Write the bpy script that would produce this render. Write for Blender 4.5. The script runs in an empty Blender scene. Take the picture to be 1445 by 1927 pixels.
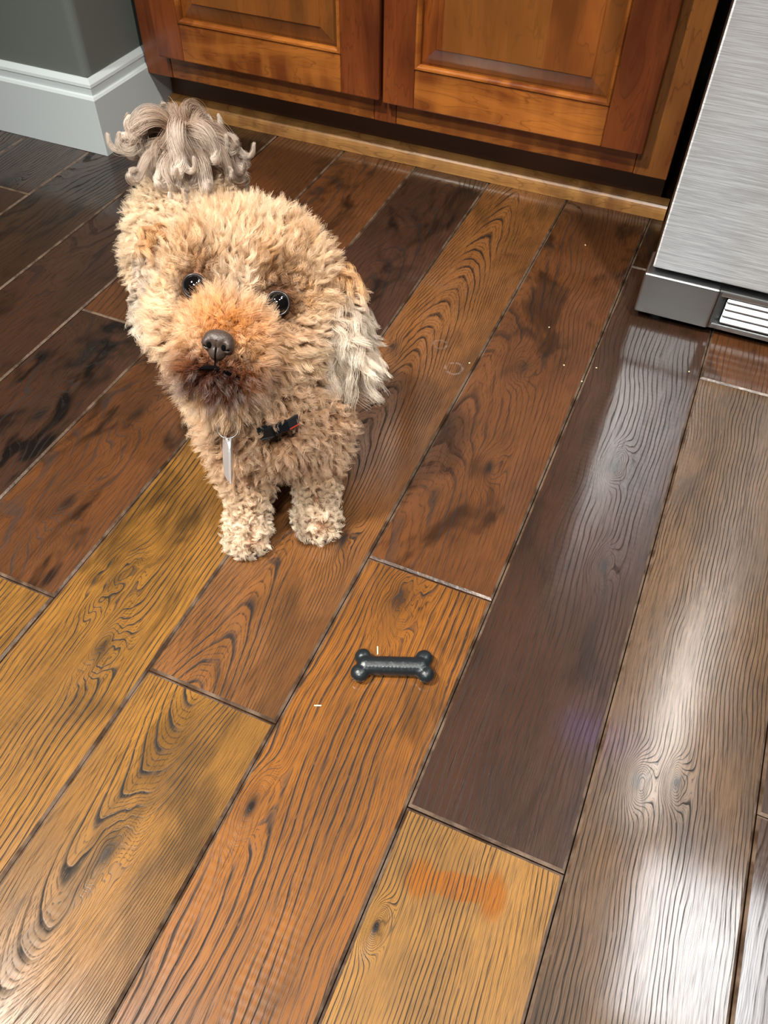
import bpy, bmesh, math, random
import numpy as np
from mathutils import Vector, Matrix
from mathutils.kdtree import KDTree
random.seed(7); RNG = np.random.default_rng(7)
SC = bpy.context.scene; COL = SC.collection

# ------------------------------------------------------------------ camera, world, lights, exposure
YAW, PITCH, ROLL, EYE = -0.39066, 0.86905, 0.02129, 0.635
def cam_axes():
    f = Vector((math.sin(YAW)*math.cos(PITCH), math.cos(YAW)*math.cos(PITCH), -math.sin(PITCH)))
    r = Vector((math.cos(YAW), -math.sin(YAW), 0)); u = r.cross(f)
    c, s = math.cos(ROLL), math.sin(ROLL)
    return c*r + s*u, c*u - s*r, f
CR, CU, CF = cam_axes()
cd = bpy.data.cameras.new('camera'); cam = bpy.data.objects.new('camera', cd); COL.objects.link(cam)
M = Matrix((CR, CU, -CF)).transposed().to_4x4(); M.translation = Vector((0, 0, EYE)); cam.matrix_world = M
cd.sensor_fit = 'HORIZONTAL'; cd.sensor_width = 36; cd.lens = 36*1516.33/1445; cd.clip_start = .02
SC.camera = cam
SC.view_settings.view_transform = 'Standard'; SC.view_settings.look = 'None'
SC.view_settings.exposure = 0.0; SC.view_settings.gamma = 1; SC.view_settings.use_curve_mapping = False

w = bpy.data.worlds.new('world'); SC.world = w; w.use_nodes = True
w.node_tree.nodes['Background'].inputs[0].default_value = (.9, .94, 1, 1)
w.node_tree.nodes['Background'].inputs[1].default_value = .015

def area(name, loc, target, power, size, color=(1, .93, .84), sy=None, spread=180):
    l = bpy.data.lights.new(name, 'AREA'); l.energy = power; l.color = color
    l.shape = 'DISK' if sy is None else 'RECTANGLE'; l.size = size
    if sy: l.size_y = sy
    l.spread = math.radians(spread)
    o = bpy.data.objects.new(name, l); COL.objects.link(o); o.location = loc
    o.rotation_euler = (Vector(target)-Vector(loc)).to_track_quat('-Z', 'Y').to_euler()
    return o
area('ceiling_downlight', (-1.12, -.38, 2.35), (-.32, .26, 0), 14.2, .12, (1, .96, .88), None, 60)
area('ceiling_downlight', (.55, .10, 2.35), (-.25, 1.05, .15), 6.5, .12, (1, .96, .88), None, 60)
area('ceiling_tube', (-.07, -1.30, 2.38), (-.07, -1.30, 0), 42, .13, (1, .99, .95), .42, 110)
area('ceiling_tube', (.19, -1.30, 2.38), (.19, -1.30, 0), 17, .06, (.96, .99, 1), .42, 110)
area('ceiling_panel', (.80, 1.00, 2.40), (.80, 1.0, 0), 12, .46, (.95, .98, 1), .55, 150)

# ------------------------------------------------------------------ node helper
class S_:
    def __init__(s, t, sock): s.t, s.s = t, sock
    def _m(a, op, b=None, c=None):
        n = a.t.nodes.new('ShaderNodeMath'); n.operation = op
        for i, v in enumerate((a, b, c)):
            if v is None: continue
            if isinstance(v, S_): a.t.links.new(v.s, n.inputs[i])
            else: n.inputs[i].default_value = v
        return S_(a.t, n.outputs[0])
    def __add__(a, b): return a._m('ADD', b)
    __radd__ = __add__
    def __sub__(a, b): return a._m('SUBTRACT', b)
    def __rsub__(a, b): return (a*-1)+b
    def __mul__(a, b): return a._m('MULTIPLY', b)
    __rmul__ = __mul__
    def __truediv__(a, b): return a._m('DIVIDE', b)
    def clamp(a): n = a._m('ADD', 0.0); n.s.node.use_clamp = True; return n
    def ramp(a, lo, hi, o0=0., o1=1.):
        n = a.t.nodes.new('ShaderNodeMapRange'); n.interpolation_type = 'SMOOTHSTEP'
        a.t.links.new(a.s, n.inputs[0])
        for i, v in enumerate((lo, hi, o0, o1)): n.inputs[1+i].default_value = v
        return S_(a.t, n.outputs[0])
class Mat:
    def __init__(s, name):
        s.m = bpy.data.materials.new(name); s.m.use_nodes = True; s.t = s.m.node_tree
        s.b = s.t.nodes['Principled BSDF']
    def inp(s, name, v):
        i = s.b.inputs[name]
        if isinstance(v, S_): s.t.links.new(v.s, i)
        elif hasattr(v, 'is_output'): s.t.links.new(v, i)
        else: i.default_value = (tuple(v)+(1,)) if isinstance(v, tuple) and len(v) == 3 and i.type == 'RGBA' else v
        return s
    def pos(s, kind='geo'):
        if kind == 'geo': n = s.t.nodes.new('ShaderNodeNewGeometry'); o = n.outputs['Position']
        else: n = s.t.nodes.new('ShaderNodeTexCoord'); o = n.outputs[kind]
        return o
    def sep(s, vec):
        n = s.t.nodes.new('ShaderNodeSeparateXYZ'); s.t.links.new(vec, n.inputs[0])
        return [S_(s.t, n.outputs[i]) for i in range(3)]
    def vec(s, x, y, z):
        n = s.t.nodes.new('ShaderNodeCombineXYZ')
        for i, v in enumerate((x, y, z)):
            if isinstance(v, S_): s.t.links.new(v.s, n.inputs[i])
            else: n.inputs[i].default_value = v
        return n.outputs[0]
    def noise(s, vec, scale, detail=2, rough=.5, dist=0):
        n = s.t.nodes.new('ShaderNodeTexNoise'); s.t.links.new(vec, n.inputs['Vector'])
        n.inputs['Scale'].default_value = scale; n.inputs['Detail'].default_value = detail
        n.inputs['Roughness'].default_value = rough; n.inputs['Distortion'].default_value = dist
        return S_(s.t, n.outputs[0])
    def attr(s, name, kind='OBJECT'):
        n = s.t.nodes.new('ShaderNodeAttribute'); n.attribute_type = kind; n.attribute_name = name
        return n
    def mix(s, f, a, b, mode='MIX'):
        n = s.t.nodes.new('ShaderNodeMix'); n.data_type = 'RGBA'; n.blend_type = mode
        for i, v in ((0, f), (6, a), (7, b)):
            if isinstance(v, S_): s.t.links.new(v.s, n.inputs[i])
            elif hasattr(v, 'is_output'): s.t.links.new(v, n.inputs[i])
            else: n.inputs[i].default_value = v if i == 0 else tuple(v)+(1,)
        return n.outputs[2]
    def bump(s, h, strength, dist, prev=None):
        n = s.t.nodes.new('ShaderNodeBump'); s.t.links.new(h.s, n.inputs['Height'])
        n.inputs['Strength'].default_value = strength; n.inputs['Distance'].default_value = dist
        if prev: s.t.links.new(prev, n.inputs['Normal'])
        s.t.links.new(n.outputs[0], s.b.inputs['Normal']); return n.outputs[0]
def lin(r, g, b):
    return tuple(((c/255)/12.92 if c/255 <= .04045 else (((c/255)+.055)/1.055)**2.4) for c in (r, g, b))
def simple(name, col, rough=.5, metal=0., **k):
    m = Mat(name).inp('Base Color', col).inp('Roughness', rough).inp('Metallic', metal)
    for a, v in k.items(): m.inp(a.replace('_', ' '), v)
    return m.m

# ------------------------------------------------------------------ mesh helpers
def link(name, me, parent=None, mat=None, label=None, cat=None, kind=None, group=None, smooth=False):
    o = bpy.data.objects.new(name, me); COL.objects.link(o)
    if parent is not None: o.parent = parent; o.matrix_parent_inverse = parent.matrix_world.inverted()
    if mat is not None:
        for m_ in (mat if isinstance(mat, (list, tuple)) else [mat]): me.materials.append(m_)
    for k, v in (('label', label), ('category', cat), ('kind', kind), ('group', group)):
        if v: o[k] = v
    if smooth and me is not None: me.polygons.foreach_set('use_smooth', [True]*len(me.polygons))
    return o
def empty(name, loc=(0, 0, 0), **k):
    o = link(name, None, **k); o.location = loc; bpy.context.view_layer.update(); return o
def fin(name, bm, parent=None, mat=None, **k):
    bmesh.ops.recalc_face_normals(bm, faces=bm.faces)
    me = bpy.data.meshes.new(name); bm.to_mesh(me); bm.free(); return link(name, me, parent, mat, **k)
def box_bm(lo, hi, bev=0., seg=2, bm=None):
    bm2 = bmesh.new(); bmesh.ops.create_cube(bm2, size=1)
    for v in bm2.verts: v.co = Vector([(lo[i]+hi[i])/2+v.co[i]*(hi[i]-lo[i]) for i in range(3)])
    if bev: bmesh.ops.bevel(bm2, geom=bm2.edges[:], offset=bev, segments=seg, profile=.5, affect='EDGES')
    if bm is None: return bm2
    me = bpy.data.meshes.new('t'); bm2.to_mesh(me); bm2.free(); bm.from_mesh(me); bpy.data.meshes.remove(me); return bm
def box(name, lo, hi, mat, parent=None, bev=0., seg=2, **k):
    return fin(name, box_bm(lo, hi, bev, seg), parent, mat, **k)
def extrude_profile(prof, a, b, place):
    """prof: list of 2-D points; place(t,(u,v)) -> 3-D; closed solid between a and b"""
    bm = bmesh.new(); ra = [bm.verts.new(place(a, p)) for p in prof]; rb = [bm.verts.new(place(b, p)) for p in prof]
    n = len(prof)
    for i in range(n): bm.faces.new((ra[i], ra[(i+1) % n], rb[(i+1) % n], rb[i]))
    bm.faces.new(ra); bm.faces.new(rb[::-1]); return bm
def tube(bm, pts, r, n=8, closed=False):
    rings = []; N = len(pts)
    for i, p in enumerate(pts):
        a = Vector(pts[(i-1) % N] if (closed or i) else pts[0]); b = Vector(pts[(i+1) % N] if (closed or i < N-1) else pts[-1])
        t = (b-a).normalized(); h = Vector((0, 0, 1)) if abs(t.z) < .9 else Vector((1, 0, 0))
        x = t.cross(h).normalized(); y = t.cross(x); rr = r[i] if hasattr(r, '__len__') else r
        rings.append([bm.verts.new(Vector(p)+rr*(math.cos(6.2832*k/n)*x+math.sin(6.2832*k/n)*y)) for k in range(n)])
    for i in range(N if closed else N-1):
        A, B = rings[i], rings[(i+1) % N]
        for k in range(n): bm.faces.new((A[k], A[(k+1) % n], B[(k+1) % n], B[k]))
    if not closed: bm.faces.new(rings[0]); bm.faces.new(rings[-1][::-1])

# ------------------------------------------------------------------ materials
def plank_material(name, stain=False):
    m = Mat(name); p = m.pos(); x, y, z = m.sep(p)
    ax, ay, az = m.sep(m.attr('form').outputs['Vector'])       # u0 (centre line), a (arch), slope m
    bx, by, bz = m.sep(m.attr('seed').outputs['Vector'])       # offsets, ring frequency
    u = x-ax; uy = y+by
    wob = m.noise(m.vec(x*2.2+bx, uy, bx), 3.2, 2, .55)-.5
    wob2 = m.noise(m.vec(x*3+bx, uy, by), 17, 2, .5)-.5
    st_ = S_(m.t, m.attr('straight').outputs['Fac'])
    F = u*u*ay + u*st_ + y*az + wob*2.4 + wob2*.30
    near = None
    for kn in ('knot_a', 'knot_b'):
        kx, ky, ks = m.sep(m.attr(kn).outputs['Vector'])
        dx = (x-kx)*1.35; dy = (y-ky)*.62
        d2 = (dx*dx+dy*dy)/(ks*ks+1e-9)
        g = (d2*-1)._m('EXPONENT')
        F = F + g*(st_*.012+1.7)*(wob2*2.+.9)
        core = (d2*-7 + wob2*3.)._m('EXPONENT')
        near = core if near is None else near+core
    Fr = F*bz
    fr = Fr._m('FRACT')
    # sharp late-wood line with slow fade: dark at 0..w
    line = fr.ramp(.0, .06)*(fr.ramp(.38, .10))
    line_n = m.noise(m.vec(x*900, uy*110, bx), 1., 2, .6)
    brk = m.noise(m.vec(x*45, uy*7, bz), 1.0, 3, .6).ramp(.36, .56)
    line = line*line_n.ramp(.22, .42)*(brk*.8+.2)
    line2 = ((Fr*3.7)._m('FRACT')).ramp(.34, .04)*m.noise(m.vec(x*420, uy*26, bx), 1.5, 2, .6).ramp(.36, .58)
    pores = m.noise(m.vec(x*900+F*3, uy*34, bx), 1, 2, .6).ramp(.50, .70)
    blot = m.noise(m.vec(x*1.6+bx, uy*.8, by), 9, 4, .6)
    smoke = m.noise(m.vec(x*1.3+by, uy*.55+bx, bz), 13, 3, .65, .6)
    cA, cB = m.attr('tone').outputs['Color'], m.attr('dark').outputs['Color']
    br = m.attr('mottle').outputs['Fac']
    col = m.mix(blot.ramp(.35, .68)*.55, cA, m.mix(.6, cA, cB))
    if stain:
        sx = x-(-.0115); sy = y-.184          # bone-shaped damp mark
        a_ = math.radians(10); c_, s_ = math.cos(a_), math.sin(a_)
        q = sx*c_+sy*s_; r = sy*c_-sx*s_
        q = q+wob2*.008; r = r+wob2*.006
        dd = lambda cx, cy, rx, ry: (((q-cx)/rx)._m('POWER', 2.)+((r-cy)/ry)._m('POWER', 2.))
        e = dd(-.027, 0, .0125, .0165)._m('MINIMUM', dd(.027, 0, .0115, .018))._m('MINIMUM', dd(0, 0, .034, .0105)._m('POWER', 2.))
        col = m.mix((e+blot*1.2).ramp(2.0, .8)*.85, col, lin(136, 76, 4))
    col = m.mix(pores*.50, col, cB)
    col = m.mix(line2*(S_(m.t, m.attr('grain').outputs['Fac'])*.82), col, cB)
    gr = S_(m.t, m.attr('grain').outputs['Fac'])
    col = m.mix(line*gr, col, cB)
    col = m.mix((smoke.ramp(.50, .68)*S_(m.t, br)).clamp(), col, cB)
    col = m.mix((near*.9).clamp(), col, (.012, .008, .006))
    ring = None
    for rx, ry, rr in ((-.2491, .7777, .0085), (-.2173, .7413, .0105)):
        dx = x-rx; dy = y-ry; dd_ = (dx*dx+dy*dy)._m('SQRT')+wob2*.004
        g_ = (dd_-rr)._m('ABSOLUTE').ramp(.0026, .0)*m.noise(m.vec(x*160, uy*160, 1), 1, 2).ramp(.4, .6); ring = g_ if ring is None else ring+g_
    col = m.mix(ring*.13, col, lin(190, 180, 176))
    m.inp('Base Color', col)
    m.inp('Roughness', (blot*.16+.24+line*.35+line2*.15))
    m.inp('Coat Weight', ((line+line2*.6+pores*.4)*-.75+.9).clamp()).inp('Coat Roughness', (blot*.12+.06)).inp('Coat IOR', 1.6).inp('Specular IOR Level', (.5-line*.4).clamp() if 0 else .28)
    scr = m.noise(m.vec(x*9, uy*1.6, bx), 2.4, 2, .5)
    chat = m.noise(m.vec(x*14+by, uy*1.0, 3.), 1.7, 1, .4).ramp(.56, .66)*((uy*900+wob*9)._m('SINE'))
    h = (line*-.9)+(line2*-.45)+(pores*-.35)+chat*.22
    b1 = m.bump(scr, 1.0, .0022)
    m.bump(h, .4, .0003, b1)
    return m.m
PLANK = plank_material('scraped_oak'); PLANK_ST = plank_material('scraped_oak_damp_mark', True)
def edge_mat():
    m = Mat('plank_edge_wear_glint'); p = m.pos(); n = m.noise(p, 38, 3, .6)  # pale tone: dusty wear plus light caught on the bevels, put in colour
    m.inp('Base Color', m.mix(n.ramp(.35, .65), lin(56, 40, 29), lin(102, 84, 70))).inp('Roughness', .3).inp('Coat Weight', .4)
    m.bump(m.noise(p, 220, 2), .5, .0008); return m.m
EDGE = edge_mat()

def cherry(name, axis, light=(168, 98, 38), dark=(108, 52, 18), fig=False):
    """axis: 0 grain along x, 2 grain along z"""
    m = Mat(name); x, y, z = m.sep(m.pos())
    al, ac = (x, z) if axis == 0 else (z, x)
    ob = m.t.nodes.new('ShaderNodeObjectInfo'); rnd = S_(m.t, ob.outputs['Random'])
    al = al+rnd*7; ac2 = ac+rnd*3
    board = m.noise(m.vec((ac2*(14 if fig else 5))._m('FLOOR'), 0, 0), 3.7, 0) if fig else rnd
    w = m.noise(m.vec(al*1.2, ac2*6, board*5), 4, 3, .55, .4)
    ln = ((w*9+ac2*26)._m('FRACT')).ramp(.16, .0)
    fine = m.noise(m.vec(al*14, ac2*420, 1), 1, 3, .6)
    flame = m.noise(m.vec(al*26 if axis == 0 else al*5, ac2*9, 2), 1.4, 2, .5)
    c = m.mix(w.ramp(.3, .7), lin(*light), lin(*dark))
    c = m.mix(flame.ramp(.35, .7)*.45, c, lin(min(255, light[0]+26), light[1]+22, light[2]+10))
    c = m.mix(ln*.4, c, lin(70, 28, 10)); c = m.mix(fine.ramp(.5, .75)*.3, c, lin(80, 34, 12))
    if fig: c = m.mix(board.ramp(.4, .6)*.45, c, lin(120, 82, 36))
    m.inp('Base Color', c).inp('Roughness', .34).inp('Coat Weight', .35).inp('Coat Roughness', .2)
    m.bump(fine, .15, .0005); return m.m
CH_X = cherry('cherry_horizontal_grain', 0); CH_Z = cherry('cherry_vertical_grain', 2, (128, 62, 26), (80, 34, 13)); CH_LIT = cherry('cherry_lit_stile', 2, (158, 98, 44), (112, 60, 24))  # last one: lighter copy for the right stile, its light put in colour
CH_P = cherry('cherry_panel_boards', 2, (148, 78, 30), (96, 44, 16), True)
OAK_K = cherry('toe_kick_oak', 0, (186, 134, 76), (132, 88, 46))

def steel(name, aniso, rough, base=(.62, .63, .64)):
    m = Mat(name); tc = m.pos('Object'); x, y, z = m.sep(tc)
    n = m.noise(m.vec(x*24, y*24, z*1500), 1, 3, .6)
    n2 = m.noise(m.vec(x*3, y*3, z*9), 2, 2, .5)
    m.inp('Metallic', 1.).inp('Base Color', m.mix(n, tuple(c*.86 for c in base), base)).inp('Roughness', n*.05+n2*.04+rough)
    m.inp('Anisotropic', aniso).inp('Anisotropic Rotation', .25)
    t = m.t.nodes.new('ShaderNodeTangent'); t.direction_type = 'UV_MAP'; m.t.links.new(t.outputs[0], m.b.inputs['Tangent'])
    m.bump(n, .25, .0002)
    if aniso >= 1:                      # brushed metal: sharp gloss plus a broad lobe across the brush lines
        b2 = m.t.nodes.new('ShaderNodeBsdfPrincipled')
        for l_ in list(m.t.links):
            if l_.to_node == m.b and l_.to_socket.name != 'Roughness': m.t.links.new(l_.from_socket, b2.inputs[l_.to_socket.name])
        for k_, v_ in (('Metallic', 1.), ('Anisotropic', aniso), ('Anisotropic Rotation', .25)): b2.inputs[k_].default_value = v_
        m.t.links.new((n*.20+.34).s, b2.inputs['Roughness'])
        mx = m.t.nodes.new('ShaderNodeMixShader'); m.t.links.new(n.ramp(.3, .7, .45, .75).s, mx.inputs[0])
        m.t.links.new(m.b.outputs[0], mx.inputs[1]); m.t.links.new(b2.outputs[0], mx.inputs[2])
        m.t.links.new(mx.outputs[0], m.t.nodes['Material Output'].inputs['Surface'])
    return m.m
STEEL = steel('brushed_steel', 1.0, .12, (.60, .615, .63)); STEEL_K = steel('satin_steel_trim', .2, .30, (.50, .515, .52))
STEEL_L = simple('bright_louver_metal', (.66, .70, .71), .32, 1.)
DARK = simple('black_cabinet_side', lin(22, 22, 24), .5); GASK = simple('dark_gasket', lin(20, 26, 26), .6)
def wall_mat():
    m = Mat('grey_green_wall_paint'); n = m.noise(m.pos(), 160, 3, .6)
    m.inp('Base Color', lin(108, 114, 109)).inp('Roughness', .42); m.bump(n, .12, .001); return m.m
WALL = wall_mat(); TRIM = simple('white_trim_paint', lin(208, 216, 218), .35)

# ------------------------------------------------------------------ floor
SUB = simple('subfloor_dark', (.012, .009, .007), .9)
floor = box('floor', (-1.75, -.45, -.03), (.95, 1.9, -.0125), SUB, kind='structure')
EDGES = [-1.593, -1.465, -1.337, -1.209, -1.081, -.953, -.826, -.701, -.576, -.447, -.3225, -.1955, -.0675, .0605, .188, .316, .444, .572]
JOINTS = {-.3225: [.245, 1.72], -.1955: [.437], -.0675: [.225, 1.051], .0605: [.848], .188: [.33, 1.2], -.576: [.274, 1.5], -.701: [.653],
          -.447: [.60, 1.43], -.826: [.18, .93], -.953: [.60], -1.081: [.35, .86], -1.209: [.7], -1.337: [.3, .95], -1.465: [.55], -1.593: [.8], .316: [.5], .444: [.9]}  # unseen joint added under the dog: its lane turns dark for dimmer light
T = lambda a, b: (lin(*a), lin(*b))
GOLD, AMBER, MED, RED, PURP, DRK = T((132, 90, 37), (14, 9, 5)), T((128, 79, 32), (16, 9, 5)), T((100, 66, 36), (20, 12, 7)), T((90, 54, 29), (20, 11, 6)), T((60, 38, 26), (16, 10, 7)), T((60, 38, 22), (13, 8, 5))
DRR = T((62, 36, 19), (14, 8, 5))  # far planks' dark tones include the floor's dimmer light, put into the colour
# (lane, index): tone, arch a, slope m, u0 shift, ring freq, mottle, knots
SPEC = {
 (-.447, 0): (GOLD, 60, 3.0, -.01, 3.0, .6, (-.372, .245, .020), (-.405, .31, .026)),
 (-.3225, 0): (GOLD, 1500, -14.0, -.012, 2.6, .45, (-.262, .10, .018), (0, 9, .02)),
 (-.3225, 1): (T((116, 74, 38), (22, 13, 7)), 1300, 12.0, -.012, 2.6, .40, (-.228, .445, .020), (-.30, .75, .02)),
 (-.1955, 0): (AMBER, 90, 1.5, .03, 2.6, .4, (-.148, .405, .024), (-.180, .175, .017)),
 (-.1955, 1): (RED, 420, 6.0, -.02, 2.9, .5, (-.125, .60, .018), (-.14, .78, .022)),
 (-.0675, 0): (T((146, 104, 52), (18, 11, 6)), 40, 1.0, .0, 4.6, .1, (-.055, .135, .009), (0, 9, .02)),
 (-.0675, 1): (PURP, 80, 2.0, .02, 3.4, .35, (.0, .66, .018), (.02, .52, .014)),
 (-.0675, 2): (DRK, 200, 4., 0, 2, .5, (0, 9, .02), (0, 9, .02)),
 (.0605, 0): (T((94, 68, 42), (18, 12, 8)), 30, .6, .0, 4.8, .45, (.095, .318, .013), (.125, .33, .011)),
 (.0605, 1): (RED, 60, 2., 0, 3, .4, (0, 9, .02), (0, 9, .02)),
 (-.576, 0): (GOLD, 80, 1., 0, 3, .2, (0, 9, .02), (0, 9, .02)),
 (-.576, 1): (RED, 260, 5., 0, 2.8, .6, (-.508, .375, .024), (-.52, .52, .024)),
 (-.701, 0): (PURP, 300, 6, 0, 2.8, .8, (-.62, .47, .024), (-.64, .58, .03)),
 (-.701, 1): (RED, 120, 3, 0, 2.4, .4, (0, 9, .02), (0, 9, .02)),
}
for li in range(len(EDGES)-1):
    e0, e1 = EDGES[li], EDGES[li+1]; ys = [-.45]+[j for j in JOINTS.get(e0, [])]+[1.9]
    for k in range(len(ys)-1):
        y0, y1 = ys[k], ys[k+1]
        if e1 < -.92 and y0 > 1.0: continue
        if e1 < -.92: y1 = min(y1, 1.03)
        g, bv, dp = .0005, .0022, .0018
        dz = [random.uniform(-.0007, .0003) for _ in range(4)]
        P4 = [(e0+g, y0+g), (e1-g, y0+g), (e1-g, y1-g), (e0+g, y1-g)]
        I4 = [(e0+g+bv, y0+g+bv), (e1-g-bv, y0+g+bv), (e1-g-bv, y1-g-bv), (e0+g+bv, y1-g-bv)]
        V = [(a, b, -.012) for a, b in P4]+[(a, b, -dp+dz[i]) for i, (a, b) in enumerate(P4)]+[(a, b, dz[i]) for i, (a, b) in enumerate(I4)]
        F = [(3, 2, 1, 0)]+[(i, (i+1) % 4, 4+(i+1) % 4, 4+i) for i in range(4)]+[(4+i, 4+(i+1) % 4, 8+(i+1) % 4, 8+i) for i in range(4)]+[(8, 9, 10, 11)]
        me = bpy.data.meshes.new('plank'); me.from_pydata(V, [], F)
        st = e0 == -.0675 and k == 0
        o = link('plank', me, floor, [PLANK_ST if st else PLANK, EDGE])
        me.polygons.foreach_set('material_index', [0]*5+[1]*4+[0])
        sp = SPEC.get((e0, k)) or (random.choice([DRK, DRR, DRK, PURP]), random.choice([60, 200, 500]), random.uniform(-6, 6), random.uniform(-.03, .03), random.uniform(2.7, 3.8), random.uniform(.3, .7), (e0+random.uniform(.03, .1), random.uniform(y0, y1), .018), (0, 9, .02))
        (ca, cb), a, m_, u0, fq, mo, ka, kb = sp
        o['tone'] = ca; o['dark'] = cb; o['form'] = ((e0+e1)/2+u0, float(a), float(m_))
        o['seed'] = (random.uniform(0, 40), random.uniform(0, 40), float(fq)); dk = ca[1] < lin(0, 60, 0)[1]; o['mottle'] = float(mo)*(1.5 if dk else 1); o['grain'] = .62 if dk else .97; o['straight'] = 6. if abs(a) >= 500 else (30. if abs(a) >= 200 else 58.)
        o['knot_a'] = tuple(map(float, ka)); o['knot_b'] = tuple(map(float, kb))

# ------------------------------------------------------------------ wall corner and baseboard
def corner_prism(name, off, z0, z1, r, mat, parent=None, **k):
    """solid wall block: faces y = 1.026-off (towards camera) and x = -.931+off"""
    yf, xr = 1.026-off, -.931+off
    pts = [(-2.4, yf)]
    for i in range(7):
        a = -math.pi/2+i*math.pi/12; pts.append((xr-r+r*math.cos(a), yf+r+r*math.sin(a)))
    pts += [(xr, 1.9), (-2.4, 1.9)]
    bm = extrude_profile(pts, z0, z1, lambda t, p: Vector((p[0], p[1], t)))
    return fin(name, bm, parent, mat, **k)
wall = corner_prism('wall_left', 0., .085, 1.6, .014, WALL, kind='structure')
box('wall_back', (-.931, 1.75, -.01), (.95, 1.9, 1.6), WALL, kind='structure')
PROF = [(0, 0), (.015, 0), (.015, .086), (.0125, .0895), (.0085, .0905), (.0085, .1005), (.0095, .1020), (.0085, .1060), (.002, .1125), (0, .1125)]
def base_run(p0, p1, nrm, m0, m1):
    """mitred run: p0,p1 wall line ends; m0/m1 = mitre sign at either end"""
    d = (Vector(p1)-Vector(p0)).normalized(); nrm = Vector(nrm)
    bm = bmesh.new(); R = []
    for P, ms in ((Vector(p0), m0), (Vector(p1), m1)):
        R.append([bm.verts.new((P+nrm*u+d*(ms*u)).to_3d()+Vector((0, 0, v))) for u, v in PROF])
    n = len(PROF)
    for i in range(n): bm.faces.new((R[0][i], R[0][(i+1) % n], R[1][(i+1) % n], R[1][i]))
    bm.faces.new(R[0]); bm.faces.new(R[1][::-1]); return bm
fin('baseboard_left', base_run((-2.4, 1.026), (-.931, 1.026), (0, -1), 0, 1), None, TRIM, kind='structure')
fin('baseboard_right', base_run((-.931, 1.026), (-.931, 1.32), (1, 0), -1, 0), None, TRIM, kind='structure')

# ------------------------------------------------------------------ cabinet
cab = empty('base_cabinet', (-.49, 1.2, 0), label='cherry wood base cabinet with raised panel doors behind the dog', cat='cabinet')
FY = 1.155
box('carcass', (-.914, FY+.018, .085), (-.062, 1.74, .86), CH_Z, cab, .001)
for x0, x1 in ((-.917, -.868), (-.506, -.470), (-.106, -.059)):
    box('frame_stile', (x0, FY, .0775), (x1, FY+.018, .86), CH_LIT if x0 > -.2 else CH_Z, cab, .0012)
for x0, x1 in ((-.8675, -.5065), (-.4695, -.1065)):
    box('frame_rail', (x0, FY+.0004, .0778), (x1, FY+.018, .122), CH_X, cab, .0012)
    box('frame_rail', (x0, FY+.0004, .80), (x1, FY+.018, .86), CH_X, cab, .0012)
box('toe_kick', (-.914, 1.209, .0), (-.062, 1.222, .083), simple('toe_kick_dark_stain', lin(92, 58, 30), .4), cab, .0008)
qr = [(0, 0)]+[(-.019*math.cos(a), .004+.019*math.sin(a)) for a in [i*math.pi/12 for i in range(7)]]
qr = [(0, 0), (-.018, 0)]+[(-.018*math.cos(i*math.pi/16), .006+.020*math.sin(i*math.pi/16)) for i in range(9)]
fin('shoe_molding', extrude_profile(qr, -.9155, -.048, lambda t, p: Vector((t, 1.2085+p[0], p[1]))), cab, OAK_K)
def door(x0, x1, z0, z1, sl, sr, rb, rt):
    D = .018; yf = 1.137; yb = FY-.0006
    dr = fin('door', box_bm((x0+.004, yb-.006, z0+.004), (x1-.004, yb, z1-.004)), cab, CH_Z)
    def board(name, lo, hi, mat):
        fin(name, box_bm(lo, hi, .0022, 3), dr, mat)
    board('stile', (x0, yf, z0), (x0+sl, yb, z1), CH_Z); board('stile', (x1-sr, yf, z0), (x1, yb, z1), CH_Z)
    board('rail', (x0+sl, yf+.0002, z0), (x1-sr, yb, z0+rb), CH_X); board('rail', (x0+sl, yf+.0002, z1-rt), (x1-sr, yb, z1), CH_X)
    # sticking bead round the opening
    ix0, ix1, iz0, iz1 = x0+sl, x1-sr, z0+rb, z1-rt
    bm = bmesh.new(); prof = [(-.0006, .0002), (.001, -.0016), (.0035, -.0012), (.0052, .0016), (.006, .0062), (-.0006, .0062)]
    rings = []
    for cx, cz, sx, sz in ((ix0, iz0, 1, 1), (ix1, iz0, -1, 1), (ix1, iz1, -1, -1), (ix0, iz1, 1, -1)):
        rings.append([bm.verts.new((cx+sx*a, yf+b, cz+sz*a)) for a, b in prof])
    n = len(prof)
    for i in range(4):
        A, B = rings[i], rings[(i+1) % 4]
        for k in range(n): bm.faces.new((A[k], A[(k+1) % n], B[(k+1) % n], B[k]))
    fin('bead', bm, dr, CH_X)
    # raised panel: recessed edge, broad bevel, proud field
    bm = bmesh.new(); R = []
    for ins, yy in ((.004, yf+.0085), (.007, yf+.0085), (.030, yf+.0012), (.0312, yf-.0004), (.034, yf-.0004)):
        R.append([bm.verts.new(c) for c in ((ix0+ins, yy, iz0+ins), (ix1-ins, yy, iz0+ins), (ix1-ins, yy, iz1-ins), (ix0+ins, yy, iz1-ins))])
    for a in range(4):
        for i in range(4): bm.faces.new((R[a][i], R[a][(i+1) % 4], R[a+1][(i+1) % 4], R[a+1][i]))
    bm.faces.new(R[4]); bk = [bm.verts.new((v.co.x, yf+.011, v.co.z)) for v in R[0]]
    for i in range(4): bm.faces.new((R[0][i], bk[i], bk[(i+1) % 4], R[0][(i+1) % 4]))
    bm.faces.new(bk); fin('panel', bm, dr, CH_P)
door(-.876, -.491, .115, .78, .048, .062, .055, .06)
door(-.485, -.098, .113, .78, .049, .058, .055, .06)

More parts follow.
